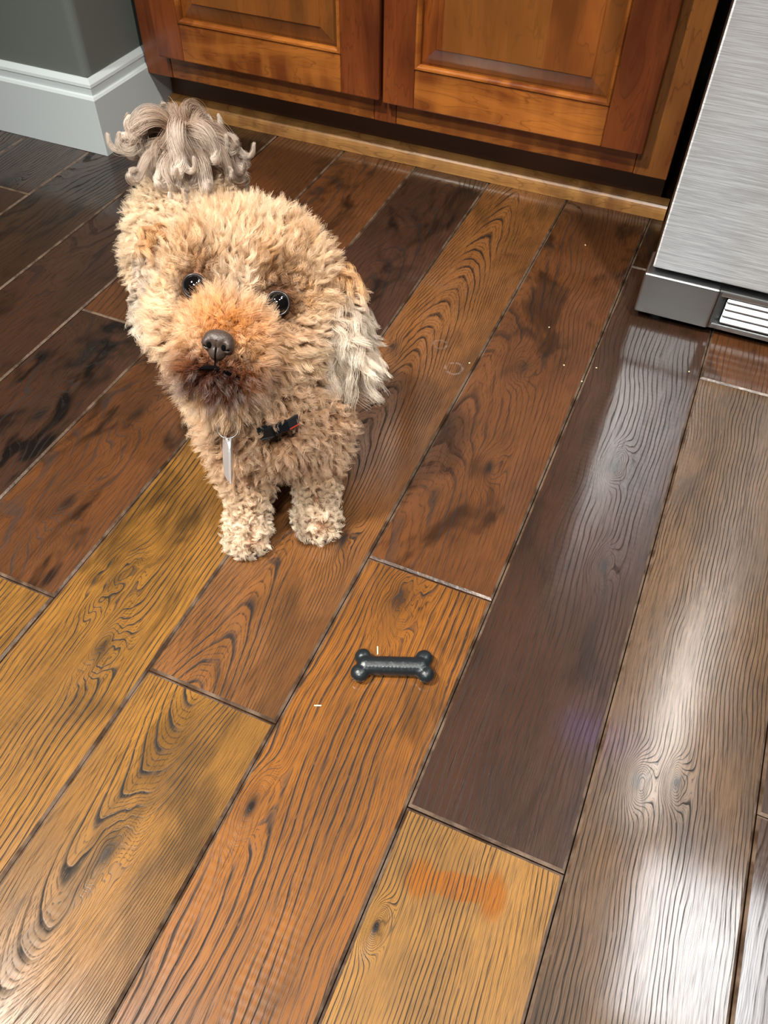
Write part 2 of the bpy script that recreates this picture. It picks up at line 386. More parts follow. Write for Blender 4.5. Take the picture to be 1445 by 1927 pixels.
# ------------------------------------------------------------------ refrigerator
fr = empty('refrigerator', (.4, 1.3, 0), label='stainless steel refrigerator with slotted kick plate beside the cherry cabinet', cat='refrigerator')
def uv_box(o):
    me = o.data; uv = me.uv_layers.new(name='UVMap')
    for p in me.polygons:
        for li in p.loop_indices:
            v = me.vertices[me.loops[li].vertex_index].co
            uv.data[li].uv = (v.x, v.z) if abs(p.normal.y) > .5 else ((v.y, v.z) if abs(p.normal.x) > .5 else (v.x, v.y))
    return o
box('body', (-.024, .995, .02), (.62, 1.70, 1.5), DARK, fr, .004)
d_ = uv_box(box('door', (-.036, .938, .073), (.63, .990, 1.5), STEEL, fr, .004, 3)); d_.data.polygons.foreach_set('use_smooth', [False]*len(d_.data.polygons))
box('door_gasket', (-.028, .9905, .075), (.62, .9945, 1.49), GASK, fr)
GLOW = Mat('blue_floor_glow_source'); GLOW.inp('Base Color', (.01, .01, .02)).inp('Emission Color', (.25, .22, 1)).inp('Emission Strength', 2.5)  # glowing panel added out of view to cast the blue reflection on the floor
box('glow_panel', (.09, .9365, 1.03), (.27, .9385, 1.16), GLOW.m, fr, .0005, label='unseen blue panel added for the floor glow')
KB, KT, KF = .010, .066, .934
# kick plate: left block, upper rail, lower rail as one pressed piece with a bevelled recess
bm = bmesh.new(); L, Rr = -.041, .66
o1 = [(L, KF, KB), (.054, KF, KB), (.054, KF, KT), (L, KF, KT)]
box_bm((L, KF, KB), (.052, .99, KT), .003, 3, bm)
box_bm((.048, KF+.004, KT-.010), (Rr, .985, KT-.002), .0015, 2, bm)
box_bm((.048, KF+.004, KB), (Rr, .985, KB+.007), .0015, 2, bm)
v = [bm.verts.new(c) for c in ((.052, KF+.001, KB+.002), (.062, KF+.012, KB+.006), (.062, KF+.012, KT-.006), (.052, KF+.001, KT-.002))]; bm.faces.new(v)
uv_box(fin('kick_plate', bm, fr, STEEL_K))
box('grille_back', (.05, KF+.016, KB+.004), (Rr-.005, .984, KT-.006), GASK, fr)
for i in range(4):
    z = KB+.0095+i*.0098
    bm = extrude_profile([(0, 0), (.0, .0006), (.0055, .0080), (.012, .0080), (.012, 0)], .064-i*0.0, Rr-.005, lambda t, p: Vector((t, KF+.006+p[0], z+p[1])))
    bmesh.ops.bevel(bm, geom=bm.edges[:], offset=.0009, segments=2, affect='EDGES'); fin('louver', bm, fr, STEEL_L)
for x_ in (-.012, .59):
    bm = bmesh.new(); bmesh.ops.create_cone(bm, cap_ends=True, segments=20, radius1=.012, radius2=.009, depth=.02, matrix=Matrix.Translation((x_, .955, .010)))
    fin('leveling_foot', bm, fr, DARK)

# ------------------------------------------------------------------ dog
def unit(v): v = np.asarray(v, float); return v/(np.linalg.norm(v, axis=-1, keepdims=True)+1e-12)
HC = np.array([-.349, .515, .207])                                   # skull centre
HN = unit(np.array([0, 0, EYE])-HC)                                  # the dog looks up at whoever stands in front of it
hr = unit(np.cross(np.array([0, 0, 1.]), HN)); hu = np.cross(HN, hr)
a_ = math.radians(17); hr, hu = hr*math.cos(a_)-hu*math.sin(a_), hu*math.cos(a_)+hr*math.sin(a_)   # head tilt
a_ = math.radians(-10); HF = HN*math.cos(a_)+hr*math.sin(a_); HR = hr*math.cos(a_)-HN*math.sin(a_); HU = hu
HM = np.stack([HR, HU, HF])
def hw(a, b, c): return HC+a*HR+b*HU+c*HF
EYE_L, EYE_R = hw(-.0350, .0005, .0475), hw(.0350, .0005, .0475)
NOSE = hw(.002, -.0380, .1035)
def ell(bm, c, r, axes=None, seg=3):
    b2 = bmesh.new(); bmesh.ops.create_icosphere(b2, subdivisions=seg, radius=1)
    A = np.eye(3) if axes is None else np.asarray(axes)
    for v in b2.verts: v.co = Vector(np.asarray(c)+(np.array(v.co)*np.asarray(r))@A)
    me = bpy.data.meshes.new('t'); b2.to_mesh(me); b2.free(); bm.from_mesh(me); bpy.data.meshes.remove(me)
def limb(bm, pts, rad, step=.006):
    for i in range(len(pts)-1):
        a, b = np.array(pts[i]), np.array(pts[i+1]); n = max(1, int(np.linalg.norm(b-a)/step))
        for k in range(n+1):
            t = k/n; r = rad[i]*(1-t)+rad[i+1]*t; ell(bm, a*(1-t)+b*t, (r, r, r), seg=2)
def remesh(name, bm, voxel, smooth, parent, mat, **k):
    me = bpy.data.meshes.new(name); bm.to_mesh(me); bm.free()
    t = bpy.data.objects.new('t', me); COL.objects.link(t)
    m = t.modifiers.new('r', 'REMESH'); m.mode = 'VOXEL'; m.voxel_size = voxel
    if smooth: m2 = t.modifiers.new('s', 'SMOOTH'); m2.iterations = smooth; m2.factor = .5
    dg = bpy.context.evaluated_depsgraph_get(); dg.update(); me2 = bpy.data.meshes.new_from_object(t.evaluated_get(dg))
    bpy.data.objects.remove(t); bpy.data.meshes.remove(me); me2.name = name
    me2.materials.clear(); return link(name, me2, parent, mat, smooth=True, **k)
dog = empty('dog', (-.37, .52, 0), label='small curly apricot poodle standing on the plank floor looking up', cat='dog')
SKIN = simple('dog_skin', lin(120, 82, 58), .8)
B0 = np.array([-.322, .482, .118]); B2 = np.array([-.520, .676, .138])
bax = unit(B2-B0); bsd = unit(np.cross(bax, [0, 0, 1.])); bup = np.cross(bsd, bax)
BA = np.stack([bax, bsd, bup])
bm = bmesh.new()
for t, r in ((0, (.055, .056, .058)), (.2, (.055, .055, .058)), (.4, (.055, .053, .055)), (.6, (.055, .053, .055)), (.8, (.055, .056, .057)), (1, (.052, .058, .058))):
    ell(bm, B0*(1-t)+B2*t, r, BA)
limb(bm, [B0+[0, 0, .02], HC-HF*.02-HU*.015], [.052, .05])
ell(bm, HC, (.068, .062, .056), HM)
ell(bm, hw(.004, .010, -.006), (.062, .056, .056), HM)
ell(bm, hw(.030, -.030, .020), (.036, .034, .034), HM); ell(bm, hw(-.030, -.030, .020), (.036, .034, .034), HM)
nb = NOSE-HF*.016
limb(bm, [HC+HF*.02-HU*.02, nb-HU*.006], [.034, .019])
ell(bm, nb-HU*.014-HF*.01, (.028, .018, .020), HM); ell(bm, nb-HU*.032-HF*.022, (.020, .014, .018), HM)
PAWS = [((-.3175, .4130), (-.333, .456)), ((-.2640, .4580), (-.280, .494))]
for (px_, py_), (sx_, sy_) in PAWS:
    limb(bm, [(sx_, sy_, .115), (sx_*.6+px_*.4, sy_*.6+py_*.4+.004, .060), (px_, py_+.006, .022)], [.028, .0165, .0135])
    ell(bm, (px_+.005, py_-.007, .0125), (.0165, .021, .0115), np.stack([[.79, .61, 0], [.61, -.79, 0], [0, 0, 1]]))
for s in (-1, 1):
    hb = B2+bsd*s*.032
    limb(bm, [hb+[0, 0, -.02], hb-bax*.022+[0, 0, -.075], hb+bax*.018+[0, 0, -.105], hb-bax*.002+[0, 0, -.124]], [.036, .022, .013, .013])
    ell(bm, hb*[1, 1, 0]-bax*[.018, .018, 0]+[0, 0, .0115], (.024, .017, .011), np.stack([unit(bax*[1, 1, 0]), bsd, [0, 0, 1]]))
body = remesh('body', bm, .0032, 6, dog, SKIN, label='curly apricot torso, head and four legs')

def coat_mat(name, rough=.38):
    m = Mat(name); hi = m.t.nodes.new('ShaderNodeHairInfo'); ic = S_(m.t, hi.outputs['Intercept'])
    c = m.attr('hue', 'GEOMETRY').outputs['Color']
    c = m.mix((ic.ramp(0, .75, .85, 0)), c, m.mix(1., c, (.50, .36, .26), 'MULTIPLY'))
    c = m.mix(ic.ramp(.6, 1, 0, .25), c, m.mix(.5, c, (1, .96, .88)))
    m.inp('Base Color', c).inp('Roughness', rough).inp('Specular IOR Level', .12)
    h = m.t.nodes.new('ShaderNodeBsdfHairPrincipled'); h.parametrization = 'COLOR'
    m.t.links.new(c, h.inputs['Color']); h.inputs['Roughness'].default_value = .35; h.inputs['Radial Roughness'].default_value = .6
    h.inputs['Random Roughness'].default_value = 0
    mx = m.t.nodes.new('ShaderNodeMixShader'); mx.inputs[0].default_value = .30
    m.t.links.new(m.b.outputs[0], mx.inputs[1]); m.t.links.new(h.outputs[0], mx.inputs[2])
    m.t.links.new(mx.outputs[0], m.t.nodes['Material Output'].inputs['Surface']); return m.m
COAT = coat_mat('dog_coat')

DENS = [1.]
def sample(me, n):
    me.calc_loop_triangles(); T_ = np.empty(len(me.loop_triangles)*3, np.int32); me.loop_triangles.foreach_get('vertices', T_); T_ = T_.reshape(-1, 3)
    V = np.empty(len(me.vertices)*3, np.float32); me.vertices.foreach_get('co', V); V = V.reshape(-1, 3).astype(float)
    N = np.empty(len(me.vertices)*3, np.float32); me.vertices.foreach_get('normal', N); N = N.reshape(-1, 3).astype(float)
    A = V[T_]; ar = np.linalg.norm(np.cross(A[:, 1]-A[:, 0], A[:, 2]-A[:, 0]), axis=1)
    DENS[0] = n/(ar.sum()/2)
    i = RNG.choice(len(T_), n, p=ar/ar.sum()); u = RNG.random((n, 2)); f = u.sum(1) > 1; u[f] = 1-u[f]
    w_ = np.stack([1-u.sum(1), u[:, 0], u[:, 1]], 1)[:, :, None]
    return (A[i]*w_).sum(1), unit((N[T_[i]]*w_).sum(1))
def grow(name, parent, P, N, L, D, hue, nmix=.45, tuft=.008, clump=.6, curl=.002, turns=1.5, grav=.3, bend=.5, pts=9, rad=.00013, frizz=.0006, mat=None, **k):
    """P roots, N normals, L lengths, D combing vectors (weight in its length), one tuft every `tuft` metres"""
    n = len(P); L = np.broadcast_to(L, n).astype(float); curl = np.broadcast_to(curl, n).astype(float)
    nt = int(min(n, max(8, n/DENS[0]/tuft**2)))
    ti = RNG.choice(n, nt, replace=False); kd = KDTree(nt)
    for j, t in enumerate(ti): kd.insert(P[t], j)
    kd.balance(); tid = np.array([kd.find(p)[1] for p in P]); C = P[ti][tid]
    ph = RNG.random(nt)*6.283; tl = .8+.4*RNG.random(nt); sg = np.where(RNG.random(nt) < .5, -1, 1); tw = unit(RNG.normal(size=(nt, 3)))
    d0 = unit(N + .0*D); d1 = unit(N[ti][tid]*nmix + D + np.array([0, 0, -grav]) + tw[tid]*.28)
    e1 = unit(np.cross(d1, tw[tid]+.01)); e2 = np.cross(d1, e1)
    s = np.linspace(0, 1, pts)[None, :, None]
    Lk = (L*tl[tid]*(.85+.3*RNG.random(n)))[:, None, None]
    b = np.clip(s**.7*bend*1.6, 0, 1)
    dirs = unit(d0[:, None]*(1-b)+d1[:, None]*b)
    path = np.concatenate([np.zeros((n, 1, 3)), np.cumsum(dirs[:, 1:], 1)/(pts-1)], 1)*Lk
    th = ph[tid][:, None, None]+6.283*turns*s*sg[tid][:, None, None]
    amp = curl[:, None, None]*np.minimum(1, s*2.2)
    path = path+amp*((np.cos(th)-np.cos(th[:, :1]))*e1[:, None]+(np.sin(th)-np.sin(th[:, :1]))*e2[:, None])
    off = (C-P)[:, None]; path = path+off*clump*s**1.1
    fz = RNG.normal(size=(n, 1, 3))*frizz*s+RNG.normal(size=(n, pts, 3))*frizz*.25*s
    X = P[:, None]+path+fz
    X[:, :, 2] = np.maximum(X[:, :, 2], .0012)
    hc = bpy.data.hair_curves.new(name); hc.add_curves([pts]*n)
    hc.attributes['position'].data.foreach_set('vector', X.astype(np.float32).ravel())
    ra = hc.attributes.get('radius') or hc.attributes.new('radius', 'FLOAT', 'POINT')
    ra.data.foreach_set('value', (rad*(1-.6*np.broadcast_to(s[0, :, 0], (n, pts)))).astype(np.float32).ravel())
    tb = RNG.random(nt)[tid]; h = hue*(.62+.66*tb+.22*RNG.random(n))[:, None]; h = h+(np.array([.78, .66, .50])-h)*(.22*(tb > .72)*np.clip(hue.mean(1)*2.2, 0, 1)**1.5)[:, None]; h = np.clip(h, 0, 1)
    ca = hc.attributes.new('hue', 'FLOAT_COLOR', 'CURVE'); ca.data.foreach_set('color', np.concatenate([h, np.ones((n, 1))], 1).astype(np.float32).ravel())
    o = bpy.data.objects.new(name, hc); COL.objects.link(o); o.parent = parent; o.matrix_parent_inverse = parent.matrix_world.inverted()
    hc.materials.append(mat or COAT)
    for a, v in k.items(): o[a] = v
    return o
    q = P[RNG.choice(n, min(n, 400), replace=False)]; kd = KDTree(n)
    for j, p in enumerate(P): kd.insert(p, j)
    kd.balance(); r2 = np.mean([kd.find_n(p, 12)[-1][2]**2 for p in q]); return n*(math.pi*r2/11)/n*n   # total area from local density
L3 = lambda *c: np.array(lin(*c))
APR, CREAM, ORNG, BROWN, DKBR, PALE, TAIL = L3(210, 164, 114), L3(234, 208, 172), L3(212, 136, 58), L3(134, 72, 28), L3(74, 34, 14), L3(236, 218, 192), L3(206, 182, 162)
def lerp(a, b, t): t = np.clip(t, 0, 1)[:, None]; return a*(1-t)+b*t
def sstep(x, a, b): t = np.clip((x-a)/(b-a), 0, 1); return t*t*(3-2*t)
P, N = sample(body.data, 360000)
h = (P-HC)@HM.T; nose_l = (NOSE-HC)@HM.T
inhead = ((h/np.array([.080, .080, .085]))**2).sum(1) < 1
inhead |= (h[:, 2] > .03) & (np.linalg.norm(P-NOSE, axis=1) < .06)
de = np.minimum(np.linalg.norm(P-EYE_L, axis=1), np.linalg.norm(P-EYE_R, axis=1)); dn = np.linalg.norm(P-NOSE, axis=1)
blob = lambda v, s_: np.sin(v[:, 0]*s_+1.3*np.sin(v[:, 1]*s_*.8))*np.sin(v[:, 1]*s_*.9+2)*np.sin(v[:, 2]*s_*1.1+1)
# head
keep = inhead & (de > .0112) & (dn > .0125) & ~((abs(h[:, 0]-nose_l[0]) < .0016) & (h[:, 1] < nose_l[1]) & (h[:, 1] > nose_l[1]-.018) & (h[:, 2] > .05))
Ph, Nh, hh, deh, dnh = P[keep], N[keep], h[keep], de[keep], dn[keep]
ql = hh-nose_l
muz = sstep(hh[:, 2], .015, .05)*sstep(hh[:, 1], .012, -.008)
out = ql.copy(); out[:, 2] = -.012; out = unit(out)@HM
eyec = np.where((np.linalg.norm(Ph-EYE_L, axis=1) < np.linalg.norm(Ph-EYE_R, axis=1))[:, None], EYE_L, EYE_R)
awe = unit(Ph-eyec)
front = sstep(hh[:, 2], -.01, .03)
D = out*(muz*.9)[:, None] + awe*(sstep(deh, .032, .014)*1.1)[:, None] + (HU*.55)[None]*((1-muz)*front*sstep(hh[:, 1], -.01, .02))[:, None] + np.array([0, 0, .25])[None]*((1-front))[:, None]
Lh = .020+.004*sstep(hh[:, 1], .0, .05)
chin = sstep(ql[:, 1], -.012, -.024)*sstep(hh[:, 2], .02, .04)*(abs(ql[:, 0]) < .04)
Lh = Lh*(1-.62*sstep(deh, .030, .013))*(1-.65*sstep(dnh, .030, .013))+.006*chin
hue = lerp(np.tile(APR, (len(Ph), 1)), CREAM, .35+.5*blob(Ph, 90))
hue = lerp(hue, CREAM, sstep(abs(ql[:, 0]), .03, .05)*muz*.5)
hue = lerp(hue, PALE, np.exp(-((ql[:, 0]+.0)/.012)**2-((hh[:, 1]-.004)/.018)**2)*.8)
hue = lerp(hue, ORNG, np.exp(-(ql[:, 0]/.030)**2-((ql[:, 1]-.012)/.014)**2)*.95*front)
hue = lerp(hue, ORNG, np.exp(-((abs(ql[:, 0])-.03)/.016)**2-((ql[:, 1]+.004)/.012)**2)*.3*front)
hue = lerp(hue, BROWN, np.exp(-(ql[:, 0]/.032)**2-((ql[:, 1]+.017)/.0095)**2)*1.4*front)
hue = lerp(hue, DKBR, np.exp(-(ql[:, 0]/.019)**2-((ql[:, 1]+.024)/.012)**2)*1.7*front)
hue = lerp(hue, L3(156, 108, 64), np.exp(-((abs(hh[:, 0])-.031)/.016)**2-((hh[:, 1]-.020)/.009)**2)*.75*front)
hue = lerp(hue, L3(104, 66, 38), sstep(deh, .022, .0115)*.85)
hue = lerp(hue, BROWN, np.exp(-((hh[:, 0]-.052)/.014)**2-((hh[:, 1]+.022)/.010)**2)*.5)  # brown spot below the right eye: shading put into the fur colour
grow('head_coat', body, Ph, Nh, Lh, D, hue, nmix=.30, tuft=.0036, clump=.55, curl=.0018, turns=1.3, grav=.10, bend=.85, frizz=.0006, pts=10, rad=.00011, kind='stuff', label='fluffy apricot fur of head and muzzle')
# body
tagp = NOSE*0+[-.3110, .4020, .1350]; keep = ~inhead & (P[:, 2] > .003) & (np.linalg.norm((P-[-.284, .441, .136])*[1, 1, 1.6], axis=1) > .0165) & (np.linalg.norm((P-[-.325, .427, .118])*[1.6, 1.6, .7], axis=1) > .014); Pb, Nb, hb_ = P[keep], N[keep], h[keep]
back = (Pb-B0)@bax
hue = lerp(np.tile(L3(206, 168, 128), (len(Pb), 1)), CREAM, .3+.5*blob(Pb, 70)+sstep(back, .1, .25)*.5)
hue = lerp(hue, PALE, sstep(Pb[:, 2], .06, .02)*.7); hue = lerp(hue, L3(196, 150, 112), sstep(back, .02, -.05)*sstep(Pb[:, 2], .04, .08)*.6)  # pale paws; chest front darker, its shade put into the coat colour
Lb = .021-.010*sstep(Pb[:, 2], .085, .03)
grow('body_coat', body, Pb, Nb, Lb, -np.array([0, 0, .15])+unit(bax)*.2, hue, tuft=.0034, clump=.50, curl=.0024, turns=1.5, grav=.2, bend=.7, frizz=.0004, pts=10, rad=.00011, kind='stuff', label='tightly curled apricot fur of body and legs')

# eyes
EW = Mat('dog_eye_dark'); EW.inp('Base Color', (.004, .003, .003)).inp('Roughness', .04).inp('Coat Weight', 1.).inp('Coat Roughness', .02).inp('Specular IOR Level', .7)
LID = simple('eyelid_dark', lin(30, 20, 18), .3)
for E_ in (EYE_L, EYE_R):
    g = unit(np.array([0, 0, EYE])-E_); bm = bmesh.new(); ell(bm, E_-HF*.0015, (.0108, .0108, .0108), HM, 4)
    e = fin('eye', bm, body, EW.m, smooth=True)
    bm = bmesh.new(); ux = unit(np.cross([0, 0, 1.], HF)); uy = np.cross(HF, ux)
    tube(bm, [Vector(E_-HF*.0015+HF*.0056+(ux*math.cos(t)+uy*math.sin(t))*.0096) for t in [i*6.2832/28 for i in range(28)]], .0010, 7, True)
    fin('eyelid', bm, e, LID, smooth=True) 
# nose leather with two nostrils
NM = Mat('nose_leather'); vn = NM.noise(NM.pos(), 900, 2, .5); NM.inp('Base Color', lin(64, 52, 45)).inp('Roughness', .42); NM.bump(vn, .5, .0006)
bm = bmesh.new()
ell(bm, NOSE+HU*.0022, (.0122, .0082, .0088), HM); ell(bm, NOSE-HU*.0060-HF*.001, (.0076, .0082, .0082), HM)
ell(bm, NOSE+HR*.0065-HU*.001+HF*.001, (.0065, .0065, .008), HM); ell(bm, NOSE-HR*.0065-HU*.001+HF*.001, (.0065, .0065, .008), HM)
nose = remesh('nose', bm, .0006, 5, body, NM.m)
for v in nose.data.vertices:
    p_ = np.array(v.co)-NOSE; a_, b_, c_ = p_@HR, p_@HU, p_@HF
    if c_ > 0:
        q_ = max(math.exp(-((abs(a_)-.0058)/.0024)**2-((b_+.0022)/.0030)**2), .8*math.exp(-((abs(a_)-.0088)/.0030)**2-((b_+.0042-(abs(a_)-.0088)*.2)/.0011)**2))
        g_ = .5*math.exp(-(a_/.0008)**2)*(1 if b_ < .002 else 0)
        v.co -= Vector(HF*(.0032*q_+.0016*g_))
BLK = simple('nostril_black', (.002, .0015, .0015), .95, 0., Specular_IOR_Level=.05)
for s in (-1, 1):
    bm = bmesh.new(); ell(bm, NOSE+HR*.0058*s-HU*.0024+HF*.0062, (.0021, .0026, .0010), HM, 3)
    ell(bm, NOSE+HR*.0084*s-HU*.0036+HF*.0052, (.0020, .0008, .0008), HM, 3); fin('nostril', bm, nose, BLK, smooth=True)
bm = bmesh.new(); tube(bm, [Vector(NOSE+HF*f_-HU*u_) for f_, u_ in ((.0072, .003), (.0072, .006), (.0060, .0100), (.0032, .0132), (.0, .018))], .0006, 6); fin('nose_groove', bm, nose, BLK)
bm = bmesh.new(); tube(bm, [Vector(NOSE-HU*(.0195+.0035*abs(t)**1.5)+HR*t*.013+HF*(.0012-.0065*t*t)) for t in np.linspace(-1.5, 1.5, 13)], [.0006+.0014*math.cos(t) for t in np.linspace(-1.4, 1.4, 13)], 7)
fin('mouth', bm, body, BLK, smooth=True)
# claws
CL = simple('claw_dark', lin(52, 46, 44), .35)
for (px_, py_), _ in PAWS:
    for k in (-1.4, -.5, .5, 1.4):
        c = np.array([px_+.005+.79*k*.0085, py_-.007+.61*k*.0085, .006]); f_ = np.array([.61, -.79, 0])
        bm = bmesh.new(); tube(bm, [Vector(c+f_*(.018-abs(k)*.003)), Vector(c+f_*(.0225-abs(k)*.003)+[0, 0, -.0005]), Vector(c+f_*(.0265-abs(k)*.003)+[0, 0, -.004])], [.0022, .0019, .0006], 7); fin('claw', bm, body, CL, smooth=True)
# ears
for s, c, r, tip in ((-1, hw(-.085, -.004, -.006), (.007, .038, .018), hw(-.082, -.052, -.004)), (1, hw(.086, -.006, -.012), (.010, .040, .026), hw(.102, -.050, -.01))):
    bm = bmesh.new(); dn_ = unit(tip-c); sd = unit(np.cross(dn_, HF)); ff = np.cross(sd, dn_); AX = np.stack([sd, dn_, ff])
    ell(bm, c, r, AX); ell(bm, c-dn_*.03-HR*s*.006, (.014, .02, .02), AX)
    ear = remesh('ear', bm, .003, 4, dog, SKIN, label='drooping ear with pale wavy hair')
    Pe, Ne = sample(ear.data, 13000); q = (Pe-c)@dn_
    hue = lerp(np.tile(L3(186, 162, 138), (len(Pe), 1)), L3(228, 212, 192), .55+.5*blob(Pe, 80)+sstep(q, -.02, .02)*.4); hue = lerp(hue, APR, sstep(q, -.015, -.035))
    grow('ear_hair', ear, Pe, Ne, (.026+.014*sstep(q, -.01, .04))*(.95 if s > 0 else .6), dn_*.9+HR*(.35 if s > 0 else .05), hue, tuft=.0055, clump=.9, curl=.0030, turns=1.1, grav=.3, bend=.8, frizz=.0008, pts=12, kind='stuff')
# tail
TB, TT = B2+bax*.042+bup*.035, np.array([-.530, .702, .238])
bm = bmesh.new(); limb(bm, [TB, TB*.4+TT*.6+[0, 0, .004], TT], [.013, .011, .012]); ell(bm, TT, (.018, .018, .014))
tail = remesh('tail', bm, .003, 3, dog, simple('tail_skin', lin(140, 118, 102), .8), label='upright tail ending in a grey-beige pompom of wavy locks')
def lock_set(name, parent, base, nl, ns, pts=22):
    X = np.zeros((nl*ns, pts, 3)); hue = np.zeros((nl*ns, 3)); s = np.linspace(0, 1, pts)
    for i in range(nl):
        az = 2.39996*i+RNG.normal()*.3; t0 = math.radians(RNG.uniform(15, 85)); t1 = math.radians(RNG.uniform(-105, -45)); hk = math.radians(RNG.uniform(90, 290))*(1 if RNG.random() < .85 else -.3)
        Ln = RNG.uniform(.062, .104); sw = RNG.normal()*.7
        el = t0+(t1-t0)*sstep(s, 0, .62)+hk*sstep(s, .62, 1.0); azs = az+sw*np.sin(s*4.5+i)
        d = np.stack([np.cos(el)*np.cos(azs), np.cos(el)*np.sin(azs), np.sin(el)], 1)
        path = np.concatenate([np.zeros((1, 3)), np.cumsum(d[1:], 0)/(pts-1)])*Ln
        b = base+np.array([math.cos(az), math.sin(az), 0])*.010+[0, 0, RNG.uniform(-.022, .008)]
        e1 = unit(np.cross(d, [.2, .3, 1.])); e2 = np.cross(d, e1); wd = RNG.uniform(.0034, .0066)
        prof = (np.sin(math.pi*np.clip(s*.93+.07, 0, 1))**.8)*wd
        u = RNG.normal(size=(ns, 2))*.6; k = slice(i*ns, (i+1)*ns)
        wv = .25*np.sin(s*9+i)
        X[k] = b+path[None]+prof[None, :, None]*((u[:, 0][:, None]+wv)[..., None]*e1+u[:, 1][:, None, None]*e2)+RNG.normal(size=(ns, 1, 3))*.0007*s[None, :, None]
        hue[k] = lerp(np.tile(L3(150, 126, 108), (ns, 1)), L3(236, 220, 204), np.full(ns, RNG.random()**.9)+RNG.normal(size=ns)*.2)
    n = nl*ns; hc = bpy.data.hair_curves.new(name); hc.add_curves([pts]*n)
    hc.attributes['position'].data.foreach_set('vector', X.astype(np.float32).ravel())
    ra = hc.attributes.get('radius') or hc.attributes.new('radius', 'FLOAT', 'POINT')
    ra.data.foreach_set('value', (.00014*(1-.5*np.broadcast_to(s, (n, pts)))).astype(np.float32).ravel())
    ca = hc.attributes.new('hue', 'FLOAT_COLOR', 'CURVE'); ca.data.foreach_set('color', np.concatenate([np.clip(hue, 0, 1), np.ones((n, 1))], 1).astype(np.float32).ravel())
    o = bpy.data.objects.new(name, hc); COL.objects.link(o); o.parent = parent; o.matrix_parent_inverse = parent.matrix_world.inverted(); hc.materials.append(COAT); o['kind'] = 'stuff'
lock_set('tail_hair', tail, TT, 70, 170)
# ------------------------------------------------------------------ bone toy and crumbs on the floor
RUB = Mat('black_rubber'); rn = RUB.noise(RUB.pos(), 500, 3, .6); RUB.inp('Base Color', lin(22, 27, 30)).inp('Roughness', rn*.3+.22)
RUB.bump(RUB.noise(RUB.pos(), 420, 2, .5), .35, .0006)
BC = np.array([-.1245, .3310, 0]); ux = unit(np.array([.927, .375, 0])); uy = np.array([-ux[1], ux[0], 0]); BX = np.stack([ux, uy, [0, 0, 1]])
bm = bmesh.new()
bp = lambda a, b, z=.0078: BC+ux*a+uy*b+[0, 0, z]
limb(bm, [bp(-.024, 0), bp(.024, 0)], [.0088, .0088], .003)
for a, b, r in ((-.0268, .0084, .0076), (-.0288, -.0074, .0084), (.0272, .0082, .0080), (.0286, -.0074, .0076)):
    ell(bm, bp(a, b), (r, r, .0072), BX); limb(bm, [bp(a, b), bp(a*.62, 0)], [.0064, .0062], .003)
for v in bm.verts: v.co.z = max(.0007, v.co.z*.98)
remesh('bone_toy', bm, .0009, 5, None, RUB.m, label='black rubber bone-shaped chew toy lying on the amber plank', cat='toy')
CRM = simple('pale_splinter', lin(226, 206, 168), .6)
for nm, x_, y_, L_, an, lab in (('splinter', -.170, .2735, .0032, .40, 'tiny pale splinter on the floor left of the bone toy'), ('straw', -.1448, .3435, .0042, 2.0, 'thin pale straw touching the black bone toy')):
    bm = box_bm((-L_, -.0006, 0), (L_, .0006, .0010), .0003, 1)
    o = fin(nm, bm, None, CRM, label=lab, cat='debris'); o.location = (x_, y_, .0004); o.rotation_euler = (0, 0, an)
CL_ = ['tiny pale crumb nearest the cabinet base, on a dark plank', 'tiny pale crumb alone on the dark plank, midway between cabinet and toy', 'tiny pale crumb left of two others, on the reddish dark plank', "tiny pale crumb closest to the bright floor reflection's left edge", 'tiny pale crumb nearest the toy in the cluster of three', 'tiny pale crumb on the plank in front of the refrigerator kick plate', 'tiny pale crumb closest to the dog, beside the faint water ring']
for i, (x_, y_) in enumerate(((-.1385, 1.0759), (-.1333, .8669), (-.0960, .8015), (-.0584, .8129), (-.0685, .7806), (.0467, .8526), (-.2032, .7576))):
    bm = bmesh.new(); bmesh.ops.create_icosphere(bm, subdivisions=1, radius=.0011)
    for v in bm.verts: v.co *= random.uniform(.7, 1.25); v.co.z = v.co.z*.6+.0008
    o = fin('crumb', bm, None, CRM, label=CL_[i], cat='debris', group='crumbs on the dark planks'); o.location = (x_, y_, 0)
# collar
from mathutils.bvhtree import BVHTree
bpy.context.view_layer.update()
bvh = BVHTree.FromObject(body, bpy.context.evaluated_depsgraph_get())
NYL = simple('black_nylon', lin(22, 22, 24), .55); PLA = simple('black_plastic', lin(18, 21, 23), .22); REDN = simple('red_webbing', lin(190, 52, 40), .6)
CHR = simple('polished_tag_metal', (.88, .9, .92), .30, .7); RNG_M = simple('split_ring_metal', (.22, .21, .20), .3, 1.)
cc = Vector((-.324, .490, .150)); pts = []
for i in range(48):
    a = i*6.28319/48; d = Vector((math.cos(a), math.sin(a), 0)); d = (d+Vector((0, 0, .42))*d.dot(Vector((-.6, .8, 0)))).normalized()
    hit = bvh.ray_cast(cc+d*.12, -d); r_ = (hit[0]-cc).length if hit[0] else .058
    pts.append((d, min(r_, .066)))
bm = bmesh.new(); R = []
for i, (d, r_) in enumerate(pts):
    r_ = sum(pts[(i+k) % 48][1] for k in (-2, -1, 0, 1, 2))/5+.003; c = cc+d*r_; u = Vector((.25*.6, -.25*.8, 1)).normalized()
    R.append([bm.verts.new(c+d*a+u*b) for a, b in ((0, -.005), (.0016, -.005), (.0016, .005), (0, .005))])
for i in range(48):
    for k in range(4): bm.faces.new((R[i][k], R[i][(k+1) % 4], R[(i+1) % 48][(k+1) % 4], R[(i+1) % 48][k]))
collar = fin('collar', bm, dog, NYL, label='thin black collar mostly buried in the neck fur')
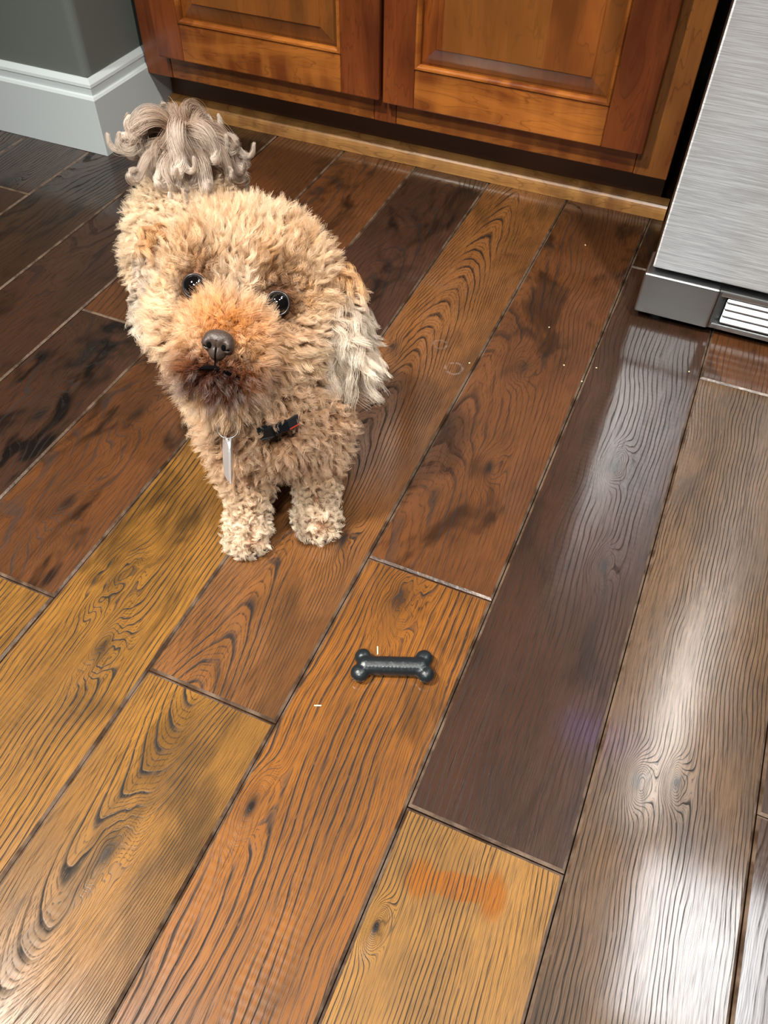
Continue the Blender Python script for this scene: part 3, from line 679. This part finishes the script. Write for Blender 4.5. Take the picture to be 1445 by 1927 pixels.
bx_ = unit(np.array([.70, .68, .16])); bn_ = unit(np.array([.66, -.66, .36])-bx_*np.dot([.66, -.66, .36], bx_)); bu_ = np.cross(bn_, bx_)
BO = np.array([-.2775, .4305, .1480])
def lbox(name, lo, hi, mat, parent, bev=.0008, dz=0., **k):
    b = box_bm(lo, hi, bev, 2)
    for v in b.verts:
        p = np.array(v.co); p = BO+bx_*p[0]+bu_*p[1]+bn_*(p[2]-14*p[0]*p[0]); v.co = Vector(p)
    return fin(name, b, parent, mat, **k)
bk = lbox('buckle', (-.0185, -.0055, -.002), (-.0050, .0055, .0035), PLA, collar, .0016, label='black plastic side-release buckle')
lbox('buckle', (-.0046, -.0050, -.002), (.0090, .0050, .0028), PLA, collar, .0012)
lbox('prong', (-.0160, -.0068, -.0005), (-.0085, -.0048, .0022), PLA, collar); lbox('prong', (-.0160, .0048, -.0005), (-.0085, .0068, .0022), PLA, collar)
lbox('bar', (-.0030, -.0042, .0026), (-.0012, .0042, .0038), PLA, collar, .0004); lbox('bar', (.0045, -.0042, .0022), (.0062, .0042, .0033), PLA, collar, .0004)
lbox('webbing', (.0088, -.0042, -.001), (.0200, .0042, .0012), NYL, collar, .0005); lbox('webbing_edge', (.0090, -.0050, -.0006), (.0195, -.0040, .0012), REDN, collar, .0002, label='red edge of the collar webbing')
def scr_(px, py, D): return Vector((0, 0, EYE))+(CF+CR*((px-722.5)/1516.33)+CU*((963.5-py)/1516.33))*D
RC = Vector((-.3170, .4120, .1480)); RC = RC+((Vector((0, 0, EYE))-RC).normalized())*.014; TD = Vector((.04, -.28, -.95)).normalized(); vw = (Vector((0, 0, EYE))-RC).normalized()
bm = bmesh.new(); ra_ = CR.copy(); rb_ = vw.cross(ra_).normalized()
tube(bm, [RC+(ra_*math.cos(t)+rb_*math.sin(t)*.9)*.0088 for t in [i*6.2832/32 for i in range(32)]], .0007, 7, True)
fin('tag_ring', bm, collar, RNG_M, smooth=True, label='dark metal split ring')
for k, (yaw_, off, ln) in enumerate(((.26, -.0014, .040), (-.10, .0020, .043))):
    wd = (vw*math.cos(yaw_)+ra_*math.sin(yaw_)); wd = (wd-TD*wd.dot(TD)).normalized(); th = TD.cross(wd)
    O = RC+rb_*-.0075+TD*.0005+ra_*off; bm = bmesh.new(); fr_, bk_ = [], []
    for i in range(28):
        t = i*6.2832/28; e = .55; cx_, sx_ = math.cos(t), math.sin(t)
        p = O+TD*(ln/2+ln/2*math.copysign(abs(cx_)**e, cx_))+wd*(.010*math.copysign(abs(sx_)**e, sx_))
        fr_.append(bm.verts.new(p+th*.0009)); bk_.append(bm.verts.new(p-th*.0009))
    bm.faces.new(fr_); bm.faces.new(bk_[::-1])
    for i in range(28): bm.faces.new((fr_[i], bk_[i], bk_[(i+1) % 28], fr_[(i+1) % 28]))
    bmesh.ops.bevel(bm, geom=[e for e in bm.edges], offset=.0003, segments=1, affect='EDGES')
    fin('identity_tag', bm, collar, CHR, label='polished metal tag seen edge-on')
